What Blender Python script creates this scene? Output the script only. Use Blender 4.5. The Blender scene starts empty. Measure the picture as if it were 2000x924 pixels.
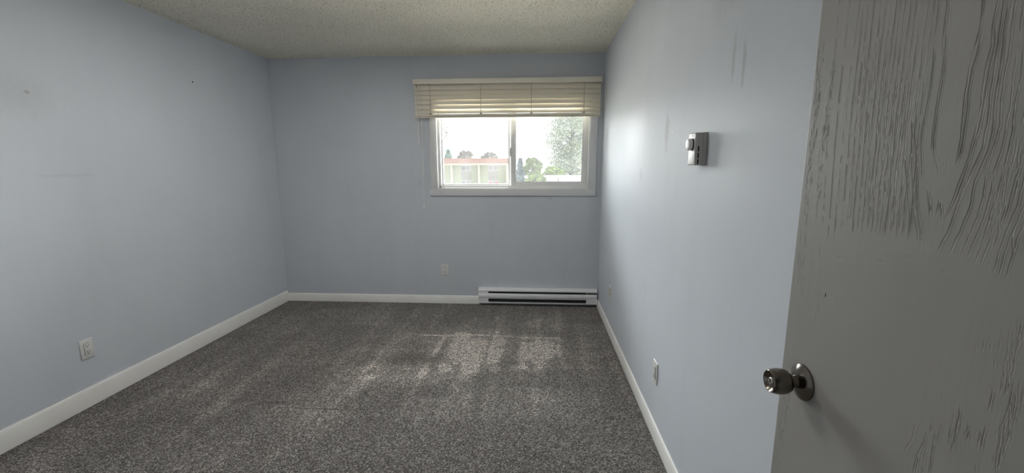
import bpy, bmesh, math, random
import numpy as np
from mathutils import Vector, Matrix

# ------------------------------------------------------------------ camera
YAW, PITCH, ROLL, FPX = -0.0604, -0.163, -0.002, 813.09
CX, CY, CZ = 0.0, -4.1157, 1.3869
XL, XR, H = -2.633, 0.62, 2.44          # left wall, right wall, ceiling; back wall is y = 0
YF = -4.165                              # front wall (with the doorway the camera stands in)
sc = bpy.context.scene
col = sc.collection


def cam_axes():
    cy, sy, cp, sp = math.cos(YAW), math.sin(YAW), math.cos(PITCH), math.sin(PITCH)
    f = Vector((sy * cp, cy * cp, sp)); r = Vector((cy, -sy, 0)); u = r.cross(f)
    cr, sr = math.cos(ROLL), math.sin(ROLL)
    return cr * r + sr * u, -sr * r + cr * u, f


AR, AU, AF = cam_axes()
cam = bpy.data.objects.new('camera', bpy.data.cameras.new('camera'))
col.objects.link(cam)
m = Matrix((AR, AU, -AF)).transposed().to_4x4()
m.translation = Vector((CX, CY, CZ))
cam.matrix_world = m
cam.data.sensor_width = 36
cam.data.lens = FPX / 2000 * 36
cam.data.clip_start = 0.02
cam.data.clip_end = 2000
sc.camera = cam

sc.view_settings.view_transform = 'Standard'
sc.view_settings.look = 'None'
sc.view_settings.gamma = 1
sc.view_settings.use_curve_mapping = False
sc.view_settings.exposure = 0.0
sc.cycles.max_bounces = 14
sc.cycles.diffuse_bounces = 9
sc.cycles.transparent_max_bounces = 12

# ------------------------------------------------------------------ sky
world = bpy.data.worlds.new('sky'); sc.world = world; world.use_nodes = True
nt = world.node_tree; nt.nodes.clear()
wo = nt.nodes.new('ShaderNodeOutputWorld'); bg = nt.nodes.new('ShaderNodeBackground')
tc = nt.nodes.new('ShaderNodeTexCoord'); sx = nt.nodes.new('ShaderNodeSeparateXYZ')
rp = nt.nodes.new('ShaderNodeValToRGB')
rp.color_ramp.elements[0].position = 0.0; rp.color_ramp.elements[0].color = (0.93, 0.98, 1.0, 1)
rp.color_ramp.elements[1].position = 1.0; rp.color_ramp.elements[1].color = (0.72, 0.86, 1.0, 1)
nt.links.new(tc.outputs['Generated'], sx.inputs[0])
nt.links.new(sx.outputs['Z'], rp.inputs[0]); nt.links.new(rp.outputs[0], bg.inputs[0])
nt.links.new(bg.outputs[0], wo.inputs[0])
SKY = 2.4
bg.inputs[1].default_value = SKY

# the sun, spread wide by bright high haze in front of the window
sun = bpy.data.objects.new('sun', bpy.data.lights.new('sun', 'SUN')); col.objects.link(sun)
sun.data.energy = 76.0; sun.data.angle = math.radians(140); sun.data.color = (0.97, 0.985, 1.0)
sun.rotation_euler = Vector((-1.0, -1.0, -0.55)).to_track_quat('-Z', 'Y').to_euler()

# light portal in the window opening (adds no light, only guides the sampling of the sky)
po = bpy.data.objects.new('window_portal', bpy.data.lights.new('window_portal', 'AREA')); col.objects.link(po)
po.data.shape = 'RECTANGLE'; po.data.size = 1.5; po.data.size_y = 0.9; po.data.cycles.is_portal = True
po.location = (-0.245, 0.16, 1.627); po.rotation_euler = (math.radians(-90), 0, 0)

# added fill, out of view above the frame: wide disk and small point
fill = bpy.data.objects.new('ceiling_lamp', bpy.data.lights.new('ceiling_lamp', 'AREA')); col.objects.link(fill)
fill.data.shape = 'DISK'; fill.data.size = 0.8; fill.data.energy = 17.0; fill.data.color = (1.0, 0.975, 0.94)
fill.location = (-1.15, -1.80, 2.40)
fill_pt = bpy.data.objects.new('ceiling_lamp_bulb', bpy.data.lights.new('ceiling_lamp_bulb', 'POINT')); col.objects.link(fill_pt)
fill_pt.data.energy = 3.5; fill_pt.data.shadow_soft_size = 0.09; fill_pt.data.color = (1.0, 0.96, 0.90); fill_pt.location = (-1.15, -2.10, 2.24)


# ------------------------------------------------------------------ helpers
def at(px, py, Y):
    """point on the plane y = Y seen at pixel (px, py) of the 2000x924 frame"""
    d = AF + AR * ((px - 1000) / FPX) + AU * ((462 - py) / FPX)
    t = (Y - CY) / d.y
    return Vector((CX, CY, CZ)) + d * t


def at_x(px, py, X):
    d = AF + AR * ((px - 1000) / FPX) + AU * ((462 - py) / FPX)
    t = (X - CX) / d.x
    return Vector((CX, CY, CZ)) + d * t


class MB:
    def __init__(self):
        self.bm = bmesh.new()

    def box(self, x0, x1, y0, y1, z0, z1, bev=0.0, seg=2, mat4=None):
        t = bmesh.new()
        bmesh.ops.create_cube(t, size=1.0)
        for v in t.verts:
            v.co = Vector(((x0 + x1) / 2 + v.co.x * (x1 - x0), (y0 + y1) / 2 + v.co.y * (y1 - y0), (z0 + z1) / 2 + v.co.z * (z1 - z0)))
        if bev > 0:
            bmesh.ops.bevel(t, geom=t.edges[:], offset=bev, segments=seg, affect='EDGES', profile=0.5)
        return self._add(t, mat4)

    def _add(self, t, mat4=None):
        if mat4 is not None:
            t.transform(mat4)
        me = bpy.data.meshes.new('tmp'); t.to_mesh(me); t.free()
        self.bm.from_mesh(me); bpy.data.meshes.remove(me)
        return self

    def lathe(self, prof, n=32, mat4=None, cap=True):
        """profile [(r, h)] revolved about z"""
        t = bmesh.new(); rings = []
        for r, h in prof:
            if r < 1e-6:
                rings.append([t.verts.new((0, 0, h))])
            else:
                rings.append([t.verts.new((r * math.cos(2 * math.pi * k / n), r * math.sin(2 * math.pi * k / n), h)) for k in range(n)])
        for a, b in zip(rings, rings[1:]):
            for k in range(n):
                k2 = (k + 1) % n
                if len(a) == 1 and len(b) == 1: continue
                if len(a) == 1: t.faces.new((a[0], b[k2], b[k]))
                elif len(b) == 1: t.faces.new((a[k], a[k2], b[0]))
                else: t.faces.new((a[k], a[k2], b[k2], b[k]))
        bmesh.ops.recalc_face_normals(t, faces=t.faces[:])
        return self._add(t, mat4)

    def tube(self, pts, rad, n=8):
        t = bmesh.new(); rings = []
        pts = [Vector(p) for p in pts]
        for i, p in enumerate(pts):
            d = (pts[min(i + 1, len(pts) - 1)] - pts[max(i - 1, 0)]).normalized()
            a = d.orthogonal().normalized() if abs(d.z) < 0.9 else d.cross(Vector((0, 1, 0))).normalized()
            b = d.cross(a)
            r = rad[i] if isinstance(rad, (list, tuple)) else rad
            rings.append([t.verts.new(p + a * r * math.cos(2 * math.pi * k / n) + b * r * math.sin(2 * math.pi * k / n)) for k in range(n)])
        for A, B in zip(rings, rings[1:]):
            for k in range(n):
                t.faces.new((A[k], A[(k + 1) % n], B[(k + 1) % n], B[k]))
        t.faces.new(rings[0][::-1]); t.faces.new(rings[-1])
        bmesh.ops.recalc_face_normals(t, faces=t.faces[:])
        return self._add(t)

    def prism(self, poly, x0, x1, mat4=None):
        """polygon [(y, z)] extruded along x"""
        t = bmesh.new()
        a = [t.verts.new((x0, y, z)) for y, z in poly]; b = [t.verts.new((x1, y, z)) for y, z in poly]
        t.faces.new(a); t.faces.new(b[::-1])
        for k in range(len(poly)):
            k2 = (k + 1) % len(poly)
            t.faces.new((a[k2], a[k], b[k], b[k2]))
        bmesh.ops.recalc_face_normals(t, faces=t.faces[:])
        return self._add(t, mat4)

    def sphere(self, c, r, n=10):
        t = bmesh.new()
        bmesh.ops.create_uvsphere(t, u_segments=n, v_segments=max(5, n // 2), radius=1)
        rr = r if isinstance(r, (list, tuple)) else (r, r, r)
        for v in t.verts:
            v.co = Vector((v.co.x * rr[0] + c[0], v.co.y * rr[1] + c[1], v.co.z * rr[2] + c[2]))
        return self._add(t)

    def build(self, name, mat, parent=None, smooth=False):
        me = bpy.data.meshes.new(name)
        self.bm.to_mesh(me); self.bm.free()
        return link_mesh(name, me, mat, parent, smooth)


def world_loc(o):
    v = Vector((0, 0, 0))
    while o is not None:
        v += o.location; o = o.parent
    return v


def link_mesh(name, me, mat, parent=None, smooth=False):
    """meshes are written in the coordinates of the top-level thing's own base"""
    o = bpy.data.objects.new(name, me); col.objects.link(o)
    if mat is not None: me.materials.append(mat)
    if parent is not None: o.parent = parent
    if smooth:
        me.polygons.foreach_set('use_smooth', [True] * len(me.polygons))
        try: me.set_sharp_from_angle(angle=math.radians(38))
        except Exception: pass
    return o


def empty(name, loc=(0, 0, 0), rz=0.0):
    o = bpy.data.objects.new(name, None); col.objects.link(o)
    o.location = loc; o.rotation_euler = (0, 0, rz); o.empty_display_size = 0.1
    return o


def tag(o, label=None, cat=None, group=None, kind=None):
    if label: o['label'] = label
    if cat: o['category'] = cat
    if group: o['group'] = group
    if kind: o['kind'] = kind
    return o


def structure(o):
    o['kind'] = 'structure'; return o


# ------------------------------------------------------------------ materials
class NT:
    def __init__(self, name):
        self.m = bpy.data.materials.new(name); self.m.use_nodes = True
        self.t = self.m.node_tree; self.b = self.t.nodes['Principled BSDF']
        self.co = None

    def n(self, kind, **kw):
        nd = self.t.nodes.new(kind)
        for k, v in kw.items():
            if k.startswith('i_'):
                key = k[2:]
                key = int(key) if key.isdigit() else key.replace('_', ' ')
                nd.inputs[key].default_value = v
            else: setattr(nd, k, v)
        return nd

    def l(self, a, b): self.t.links.new(a, b); return b

    def obj(self, scale=(1, 1, 1), loc=(0, 0, 0), rot=(0, 0, 0)):
        if self.co is None: self.co = self.n('ShaderNodeTexCoord')
        mp = self.n('ShaderNodeMapping'); self.l(self.co.outputs['Object'], mp.inputs[0])
        mp.inputs['Scale'].default_value = scale; mp.inputs['Location'].default_value = loc; mp.inputs['Rotation'].default_value = rot
        return mp.outputs[0]

    def noise(self, vec, scale, detail=3, rough=0.5, dist=0.0):
        nd = self.n('ShaderNodeTexNoise'); nd.inputs['Scale'].default_value = scale
        nd.inputs['Detail'].default_value = detail; nd.inputs['Roughness'].default_value = rough
        nd.inputs['Distortion'].default_value = dist
        self.l(vec, nd.inputs['Vector']); return nd.outputs['Fac']

    def ramp(self, fac, stops, interp='LINEAR'):
        r = self.n('ShaderNodeValToRGB'); r.color_ramp.interpolation = interp
        e = r.color_ramp.elements
        while len(e) < len(stops): e.new(0.5)
        for k, (p, c) in enumerate(stops):
            e[k].position = p; e[k].color = (c, c, c, 1) if isinstance(c, (int, float)) else (*c, 1)
        self.l(fac, r.inputs[0]); return r.outputs[0]

    def mix(self, a, b, fac, mode='MIX'):
        nd = self.n('ShaderNodeMix', data_type='RGBA', blend_type=mode)
        for sock, v in ((nd.inputs[6], a), (nd.inputs[7], b), (nd.inputs[0], fac)):
            if isinstance(v, bpy.types.NodeSocket): self.l(v, sock)
            elif isinstance(v, (int, float)): sock.default_value = v
            else: sock.default_value = (*v, 1)
        return nd.outputs[2]

    def math(self, op, a, b=0.0, clamp=False):
        nd = self.n('ShaderNodeMath', operation=op, use_clamp=clamp)
        for k, v in enumerate((a, b)):
            if isinstance(v, bpy.types.NodeSocket): self.l(v, nd.inputs[k])
            else: nd.inputs[k].default_value = v
        return nd.outputs[0]

    def spot(self, centre, radii, soft=0.5, jag=0.0, jscale=30):
        """mask of 1 inside an ellipsoid at centre, falling to 0 at its rim"""
        v = self.obj(scale=tuple(1.0 / r for r in radii), loc=tuple(-c / r for c, r in zip(centre, radii)))
        ln = self.n('ShaderNodeVectorMath', operation='LENGTH'); self.l(v, ln.inputs[0])
        d = ln.outputs['Value']
        if jag:
            nz = self.noise(self.obj(), jscale, 3)
            d = self.math('ADD', d, self.math('MULTIPLY', self.math('SUBTRACT', nz, 0.5), jag))
        mr = self.n('ShaderNodeMapRange', interpolation_type='SMOOTHSTEP')
        mr.inputs['From Min'].default_value = 1.0; mr.inputs['From Max'].default_value = 1.0 - soft
        self.l(d, mr.inputs['Value']); return mr.outputs[0]

    def bump(self, h, strength=0.3, dist=0.002, prev=None):
        b = self.n('ShaderNodeBump'); b.inputs['Strength'].default_value = strength; b.inputs['Distance'].default_value = dist
        self.l(h, b.inputs['Height'])
        if prev is not None: self.l(prev, b.inputs['Normal'])
        return b.outputs[0]

    def done(self, color=None, rough=0.5, normal=None, metal=0.0, spec=0.5):
        if color is not None:
            if isinstance(color, bpy.types.NodeSocket): self.l(color, self.b.inputs['Base Color'])
            else: self.b.inputs['Base Color'].default_value = (*color, 1)
        if isinstance(rough, bpy.types.NodeSocket): self.l(rough, self.b.inputs['Roughness'])
        else: self.b.inputs['Roughness'].default_value = rough
        if normal is not None: self.l(normal, self.b.inputs['Normal'])
        self.b.inputs['Metallic'].default_value = metal
        self.b.inputs['Specular IOR Level'].default_value = spec
        return self.m


def plain(name, color, rough=0.5, metal=0.0, var=0.06, vscale=8.0, bump=0.0, bscale=200, spec=0.5):
    t = NT(name); v = t.obj()
    c = t.mix(tuple(x * (1 - var) for x in color), tuple(min(1, x * (1 + var)) for x in color), t.noise(v, vscale, 4))
    nm = t.bump(t.noise(v, bscale, 2), bump, 0.001) if bump else None
    return t.done(c, rough, nm, metal, spec)


def wall_paint(name, base, marks=(), streak_axis=1, rough=0.6):
    t = NT(name); v = t.obj()
    n1 = t.noise(v, 1.3, 4, 0.55)
    sv = t.obj(scale=(6, 6, 0.7) if streak_axis else (6, 6, 0.7))
    n2 = t.noise(sv, 1.0, 4, 0.6, 0.4)
    c = t.mix(tuple(x * 0.93 for x in base), tuple(min(1, x * 1.06) for x in base), n1)
    c = t.mix(c, tuple(x * 0.86 for x in base), t.ramp(n2, [(0.50, 0.0), (0.75, 0.22)]))
    for centre, radii, colr, amt, soft, jag in marks:
        s = t.spot(centre, radii, soft, jag)
        c = t.mix(c, colr, t.math('MULTIPLY', s, amt))
    rr = t.ramp(n1, [(0.3, rough - 0.05), (0.7, rough + 0.07)])
    h = t.math('ADD', t.noise(v, 170, 3, 0.6), t.math('MULTIPLY', t.noise(v, 22, 2), 1.2))
    return t.done(c, rr, t.bump(h, 0.16, 0.0016), spec=0.12)


W = (0.650, 0.685, 0.735)
D1 = (0.30, 0.29, 0.27)
mat_wl = wall_paint('blue_grey_wall_paint', W, [
    ((XL, -2.06, 1.76), (0.2, 0.24, 0.15), (0.48, 0.49, 0.50), 0.30, 0.9, 0.9),
    ((XL, -2.03, 1.78), (0.1, 0.018, 0.012), (0.36, 0.35, 0.36), 0.6, 0.6, 0.8),
    ((XL, -0.94, 2.04), (0.05, 0.007, 0.007), (0.04, 0.04, 0.04), 1.0, 0.2, 0.0),
    ((XL, -1.9, 1.35), (0.1, 0.25, 0.015), (0.5, 0.5, 0.5), 0.25, 0.8, 0.6)])
mat_wb = wall_paint('shaded_window_wall_paint', tuple(x * 0.91 for x in W), [  # same paint toned down: the window wall's shade put into its colour
    ((-1.84, 0, 2.10), (0.07, 0.1, 0.07), (0.40, 0.39, 0.37), 0.15, 0.9, 0.8),
    ((-1.17, 0, 1.25), (0.010, 0.05, 0.008), D1, 0.7, 0.5, 0.3),
    ((-1.17, 0, 1.225), (0.008, 0.05, 0.006), D1, 0.7, 0.5, 0.3),
    ((0.13, 0, 1.085), (0.014, 0.05, 0.007), D1, 0.6, 0.5, 0.3)])
mat_wr = wall_paint('right_wall_paint', W, [
    ((XR, -2.02, 1.56), (0.1, 0.05, 0.12), (0.36, 0.36, 0.36), 0.4, 0.7, 0.7),
    ((XR, -1.55, 1.35), (0.1, 0.06, 0.05), (0.40, 0.40, 0.40), 0.3, 0.8, 0.9),
    ((XR, -2.68, 1.72), (0.1, 0.018, 0.11), (0.30, 0.30, 0.29), 0.35, 0.8, 0.9),
    ((XR, -2.75, 1.70), (0.1, 0.016, 0.10), (0.30, 0.30, 0.29), 0.35, 0.8, 0.9),
    ((XR, -2.62, 2.0), (0.1, 0.25, 0.16), (0.42, 0.42, 0.41), 0.3, 0.9, 0.7),
    ((XR, -2.1, 1.55), (0.1, 0.01, 0.007), (0.9, 0.88, 0.84), 0.5, 0.4, 0.3)], rough=0.55)
mat_wf = wall_paint('front_wall_paint', W)

# popcorn ceiling
t = NT('popcorn_ceiling'); v = t.obj()
vo = t.n('ShaderNodeTexVoronoi', feature='SMOOTH_F1'); vo.inputs['Scale'].default_value = 100
dv = t.n('ShaderNodeVectorMath', operation='ADD'); t.l(v, dv.inputs[0])
nz3 = t.n('ShaderNodeTexNoise'); nz3.inputs['Scale'].default_value = 70; t.l(v, nz3.inputs['Vector'])
sc3 = t.n('ShaderNodeVectorMath', operation='SCALE'); sc3.inputs['Scale'].default_value = 0.010
t.l(nz3.outputs['Color'], sc3.inputs[0]); t.l(sc3.outputs[0], dv.inputs[1]); t.l(dv.outputs[0], vo.inputs['Vector'])
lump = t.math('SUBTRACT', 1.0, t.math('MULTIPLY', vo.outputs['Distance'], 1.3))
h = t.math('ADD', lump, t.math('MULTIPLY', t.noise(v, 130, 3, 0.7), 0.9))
base = t.mix((0.68, 0.635, 0.53), (0.98, 0.94, 0.82), t.ramp(h, [(0.58, 0.0), (0.78, 1.0)]))  # pits coloured darker, shade between the lumps painted in
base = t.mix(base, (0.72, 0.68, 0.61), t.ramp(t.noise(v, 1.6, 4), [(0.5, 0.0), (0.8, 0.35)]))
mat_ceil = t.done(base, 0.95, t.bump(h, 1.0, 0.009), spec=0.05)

# carpet: twisted pile, speckled grey and brown, with vacuum tracks where the pile lies the other way
t = NT('speckled_grey_carpet'); v = t.obj(); CG = 2.0
dv = t.n('ShaderNodeVectorMath', operation='ADD'); t.l(v, dv.inputs[0])
nz3 = t.n('ShaderNodeTexNoise'); nz3.inputs['Scale'].default_value = 120; t.l(v, nz3.inputs['Vector'])
sc3 = t.n('ShaderNodeVectorMath', operation='SCALE'); sc3.inputs['Scale'].default_value = 0.016
t.l(nz3.outputs['Color'], sc3.inputs[0]); t.l(sc3.outputs[0], dv.inputs[1])
vo = t.n('ShaderNodeTexVoronoi'); vo.inputs['Scale'].default_value = 175; t.l(dv.outputs[0], vo.inputs['Vector'])
cell = t.n('ShaderNodeSeparateColor'); t.l(vo.outputs['Color'], cell.inputs[0])
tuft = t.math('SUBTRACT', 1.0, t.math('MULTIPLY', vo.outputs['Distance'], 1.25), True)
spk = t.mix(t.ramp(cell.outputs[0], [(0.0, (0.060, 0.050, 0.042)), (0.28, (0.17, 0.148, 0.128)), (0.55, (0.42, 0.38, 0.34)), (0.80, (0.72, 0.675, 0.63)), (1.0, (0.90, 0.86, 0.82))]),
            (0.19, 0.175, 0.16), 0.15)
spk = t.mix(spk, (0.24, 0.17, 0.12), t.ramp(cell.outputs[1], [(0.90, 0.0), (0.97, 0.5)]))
spk = t.mix((0.03, 0.026, 0.023), spk, t.ramp(tuft, [(0.20, 0.22), (0.52, 1.0)]))  # shadow between the tufts painted as dark colour
# pile lay: broad soft patches, straight tracks, foot marks; window glow painted in
lay = t.noise(t.obj(scale=(1.2, 1.0, 1)), 1.9, 4, 0.6, 0.6)
trk = t.noise(t.obj(scale=(7.5, 0.55, 1), rot=(0, 0, 0.05)), 1.0, 2, 0.5, 0.3)
trk2 = t.noise(t.obj(scale=(0.7, 6.0, 1), rot=(0, 0, -0.06)), 1.0, 2, 0.5, 0.2)
window_glow = t.spot((-0.25, -1.05, 0), (1.5, 1.25, 1.0), 0.9, 0.6, 2.5)  # pool of window light painted into the carpet colour
k = t.math('ADD', t.math('MULTIPLY', lay, 0.55), t.math('MULTIPLY', trk, 0.55))
k = t.math('ADD', k, t.math('MULTIPLY', trk2, 0.25))
k = t.math('ADD', k, t.math('MULTIPLY', window_glow, 0.17))
def fl(px, py):
    d = AF + AR * ((px - 1000) / FPX) + AU * ((462 - py) / FPX)
    p = Vector((CX, CY, CZ)) + d * (-CZ / d.z); return (p.x, p.y, 0)


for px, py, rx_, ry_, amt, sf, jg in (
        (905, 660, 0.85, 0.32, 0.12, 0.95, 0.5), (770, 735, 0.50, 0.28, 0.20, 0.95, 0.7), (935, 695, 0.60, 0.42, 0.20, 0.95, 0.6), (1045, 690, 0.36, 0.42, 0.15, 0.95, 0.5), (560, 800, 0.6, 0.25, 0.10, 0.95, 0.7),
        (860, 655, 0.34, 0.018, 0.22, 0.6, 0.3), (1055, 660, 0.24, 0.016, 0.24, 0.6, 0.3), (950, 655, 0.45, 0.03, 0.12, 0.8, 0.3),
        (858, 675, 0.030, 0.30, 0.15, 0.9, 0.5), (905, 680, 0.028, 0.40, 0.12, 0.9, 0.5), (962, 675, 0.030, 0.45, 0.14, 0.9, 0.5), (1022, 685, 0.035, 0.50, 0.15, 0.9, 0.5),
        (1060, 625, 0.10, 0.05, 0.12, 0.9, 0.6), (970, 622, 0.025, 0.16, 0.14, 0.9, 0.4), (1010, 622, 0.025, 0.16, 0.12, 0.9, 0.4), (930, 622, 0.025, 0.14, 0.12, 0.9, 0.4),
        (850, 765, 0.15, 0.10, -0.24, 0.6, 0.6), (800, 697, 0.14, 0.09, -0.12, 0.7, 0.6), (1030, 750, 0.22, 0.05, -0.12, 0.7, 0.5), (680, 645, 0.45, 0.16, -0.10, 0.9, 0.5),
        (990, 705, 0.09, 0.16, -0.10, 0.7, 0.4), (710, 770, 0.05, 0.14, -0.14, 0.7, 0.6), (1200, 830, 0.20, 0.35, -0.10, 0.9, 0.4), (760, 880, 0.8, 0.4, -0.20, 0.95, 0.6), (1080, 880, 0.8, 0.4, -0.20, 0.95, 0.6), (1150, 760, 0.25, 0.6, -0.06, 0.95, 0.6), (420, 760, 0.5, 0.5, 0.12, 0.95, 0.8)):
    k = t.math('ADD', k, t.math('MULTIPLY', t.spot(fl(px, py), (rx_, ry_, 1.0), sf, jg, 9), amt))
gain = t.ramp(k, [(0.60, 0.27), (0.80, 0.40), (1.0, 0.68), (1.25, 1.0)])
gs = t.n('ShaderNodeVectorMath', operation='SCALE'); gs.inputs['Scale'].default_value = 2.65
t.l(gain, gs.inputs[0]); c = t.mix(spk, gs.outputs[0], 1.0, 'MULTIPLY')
for cc, rr_, amt in (((-1.85, -1.0, 0), (0.25, 0.012, 1), 0.6), ((-1.2, -1.95, 0), (0.30, 0.010, 1), 0.55), ((0.42, -1.95, 0), (0.035, 0.012, 1), 0.8),
                     ((-1.55, -1.9, 0), (0.15, 0.02, 1), 0.5)):
    c = t.mix(c, (0.03, 0.027, 0.025), t.math('MULTIPLY', t.spot(cc, rr_, 0.7, 0.8, 40), amt))
hh = t.math('ADD', tuft, t.math('MULTIPLY', t.noise(v, 420, 2), 0.5))
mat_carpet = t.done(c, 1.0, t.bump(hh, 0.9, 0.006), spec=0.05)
t.b.inputs['Sheen Weight'].default_value = 0.25
t.b.inputs['Sheen Roughness'].default_value = 0.5

mat_trim = plain('white_trim_paint', (0.88, 0.87, 0.84), 0.38, bump=0.06, bscale=90)
mat_casing = plain('grey_white_casing_paint', (0.68, 0.685, 0.69), 0.45, bump=0.06, bscale=60)
mat_vinyl = plain('white_window_vinyl', (0.80, 0.80, 0.79), 0.30)
mat_seal = plain('grey_glazing_seal', (0.22, 0.22, 0.22), 0.6)
mat_latch = plain('clear_grey_latch', (0.7, 0.7, 0.7), 0.3)
mat_plastic = plain('white_outlet_plastic', (0.74, 0.74, 0.72), 0.32)
mat_beige = plain('almond_outlet_plastic', (0.66, 0.55, 0.42), 0.35)
mat_slot = plain('dark_slot', (0.012, 0.012, 0.012), 0.7)
mat_screw = plain('nickel_screw', (0.6, 0.6, 0.58), 0.35, metal=1.0)
mat_thermo = plain('grey_thermostat_case', (0.46, 0.445, 0.43), 0.38)
mat_dial = plain('white_dial_plastic', (0.80, 0.80, 0.80), 0.25)
mat_heater = plain('white_heater_enamel', (0.86, 0.865, 0.88), 0.32)
mat_fin = plain('dark_heater_fins', (0.04, 0.042, 0.045), 0.5, metal=0.6)
mat_knob = plain('brushed_steel_knob', (0.20, 0.178, 0.152), 0.20, metal=1.0, var=0.10, vscale=40)
mat_hall = plain('hall_vinyl_floor', (0.30, 0.27, 0.23), 0.6)

# blind slats, cream, a little light comes through them
t = NT('cream_blind_slat'); v = t.obj()
g = t.noise(t.obj(scale=(2.5, 60, 60)), 1.0, 4, 0.6)
c = t.mix((0.78, 0.73, 0.62), (0.86, 0.81, 0.70), g)
mat_slat = t.done(c, 0.42)
tr = t.n('ShaderNodeBsdfTranslucent'); tr.inputs[0].default_value = (0.85, 0.66, 0.36, 1)
ms = t.n('ShaderNodeMixShader'); ms.inputs[0].default_value = 0.05
out = t.t.nodes['Material Output']
t.l(t.b.outputs[0], ms.inputs[1]); t.l(tr.outputs[0], ms.inputs[2]); t.l(ms.outputs[0], out.inputs[0])
mat_rail = plain('cream_blind_rail', (0.80, 0.75, 0.65), 0.4, vscale=3)
mat_cord = plain('off_white_cord', (0.72, 0.70, 0.64), 0.8)
mat_ladder = plain('tan_ladder_cord', (0.42, 0.38, 0.31), 0.8)

# window glass: clear, faint reflection, pale veil mixed in to imitate outdoor haze
def glass(name, veil):
    t = NT(name); t.t.nodes.remove(t.b)
    out = t.t.nodes['Material Output']
    tp = t.n('ShaderNodeBsdfTransparent'); tp.inputs[0].default_value = (0.97, 0.985, 0.98, 1)
    gl = t.n('ShaderNodeBsdfGlossy'); gl.inputs['Roughness'].default_value = 0.03
    fr = t.n('ShaderNodeFresnel'); fr.inputs[0].default_value = 1.45
    m1 = t.n('ShaderNodeMixShader'); t.l(fr.outputs[0], m1.inputs[0]); t.l(tp.outputs[0], m1.inputs[1]); t.l(gl.outputs[0], m1.inputs[2])
    tr = t.n('ShaderNodeBsdfTranslucent'); tr.inputs[0].default_value = (0.95, 0.97, 1.0, 1)
    m2 = t.n('ShaderNodeMixShader')
    f = t.ramp(t.noise(t.obj(), 6, 4, 0.6), [(0.3, veil * 0.8), (0.7, veil * 1.2)])
    t.l(f, m2.inputs[0]); t.l(m1.outputs[0], m2.inputs[1]); t.l(tr.outputs[0], m2.inputs[2]); t.l(m2.outputs[0], out.inputs[0])
    return t.m


mat_glass = glass('veiled_window_glass', 0.020)

# painted door
DX = 0.53
t = NT('grey_painted_door'); v = t.obj()
n1 = t.noise(v, 3.0, 4, 0.6)
c = t.mix((0.335, 0.325, 0.305), (0.39, 0.38, 0.357), n1)
sv = t.obj(scale=(20, 20, 0.8)); c = t.mix(c, (0.34, 0.335, 0.32), t.ramp(t.noise(sv, 1.0, 4, 0.6), [(0.5, 0.0), (0.75, 0.5)]))
for yy, zz, ry, rz_ in ((-3.345, 1.155, 0.0016, 0.0045), (-3.235, 1.69, 0.006, 0.006)):
    c = t.mix(c, (0.03, 0.03, 0.03), t.spot((DX, yy, zz), (0.05, ry, rz_), 0.3, 0.9, 150))
h = t.math('ADD', t.noise(t.obj(scale=(60, 120, 9)), 1.0, 4, 0.6), t.math('MULTIPLY', t.noise(v, 260, 2), 0.3))
mat_door = t.done(c, t.ramp(n1, [(0.3, 0.46), (0.7, 0.56)]), t.bump(h, 0.10, 0.002), spec=0.28)

# outdoor materials
mat_roof = plain('salmon_roof_shingles', (0.045, 0.024, 0.017), 0.95, vscale=1.2, spec=0.0)
mat_stucco = plain('pale_green_stucco', (0.115, 0.122, 0.085), 0.9, vscale=0.4)
mat_cream = plain('cream_outdoor_trim', (0.145, 0.135, 0.10), 0.8)
mat_panel = plain('beige_wall_panel', (0.085, 0.08, 0.076), 0.9, vscale=0.6)
mat_exglass = plain('dark_far_window_glass', (0.03, 0.036, 0.048), 0.3)
mat_curtain = plain('pale_far_curtain', (0.09, 0.086, 0.096), 0.9)
mat_red = plain('red_cushion_cloth', (0.16, 0.016, 0.03), 0.8)
mat_white = plain('white_metal_shed', (0.20, 0.20, 0.20), 0.6)
mat_ground = plain('dry_pale_ground', (0.60, 0.55, 0.45), 0.95, vscale=0.05)
mat_trunk = plain('brown_bark', (0.03, 0.025, 0.02), 0.95, vscale=5)


def leaf(name, a, b):
    t = NT(name)
    c = t.mix(a, b, t.noise(t.obj(), 0.9, 5, 0.7))
    t.done(c, 0.8, spec=0.2)
    return t.m


mat_leaf_dull = leaf('dusty_silver_green_leaves', (0.035, 0.050, 0.028), (0.14, 0.17, 0.10))
mat_leaf_green = leaf('bright_green_leaves', (0.035, 0.060, 0.008), (0.15, 0.19, 0.04))
mat_leaf_blue = leaf('blue_spruce_needles', (0.03, 0.045, 0.05), (0.09, 0.12, 0.13))
mat_leaf_brown = leaf('bronze_leaves', (0.04, 0.03, 0.024), (0.10, 0.08, 0.06))
mat_leaf_teal = leaf('teal_green_needles', (0.025, 0.05, 0.035), (0.07, 0.12, 0.085))

# ------------------------------------------------------------------ room shell
T = 0.12
b = MB(); b.box(XL - T, XL, YF - 1.6, 0.15, -0.02, H + 0.02); structure(b.build('wall_left', mat_wl))
b = MB(); b.box(XR, XR + T, YF - 1.6, 0.15, -0.02, H + 0.02); structure(b.build('wall_right', mat_wr))
# window wall with its opening
OX0, OX1, OZ0, OZ1 = -0.993, 0.500, 1.184, 2.075
b = MB()
b.box(XL, OX0, 0, 0.15, -0.02, H + 0.02); b.box(OX1, XR, 0, 0.15, -0.02, H + 0.02)
b.box(OX0, OX1, 0, 0.15, -0.02, OZ0); b.box(OX0, OX1, 0, 0.15, OZ1, H + 0.02)
structure(b.build('wall_back', mat_wb))
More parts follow.
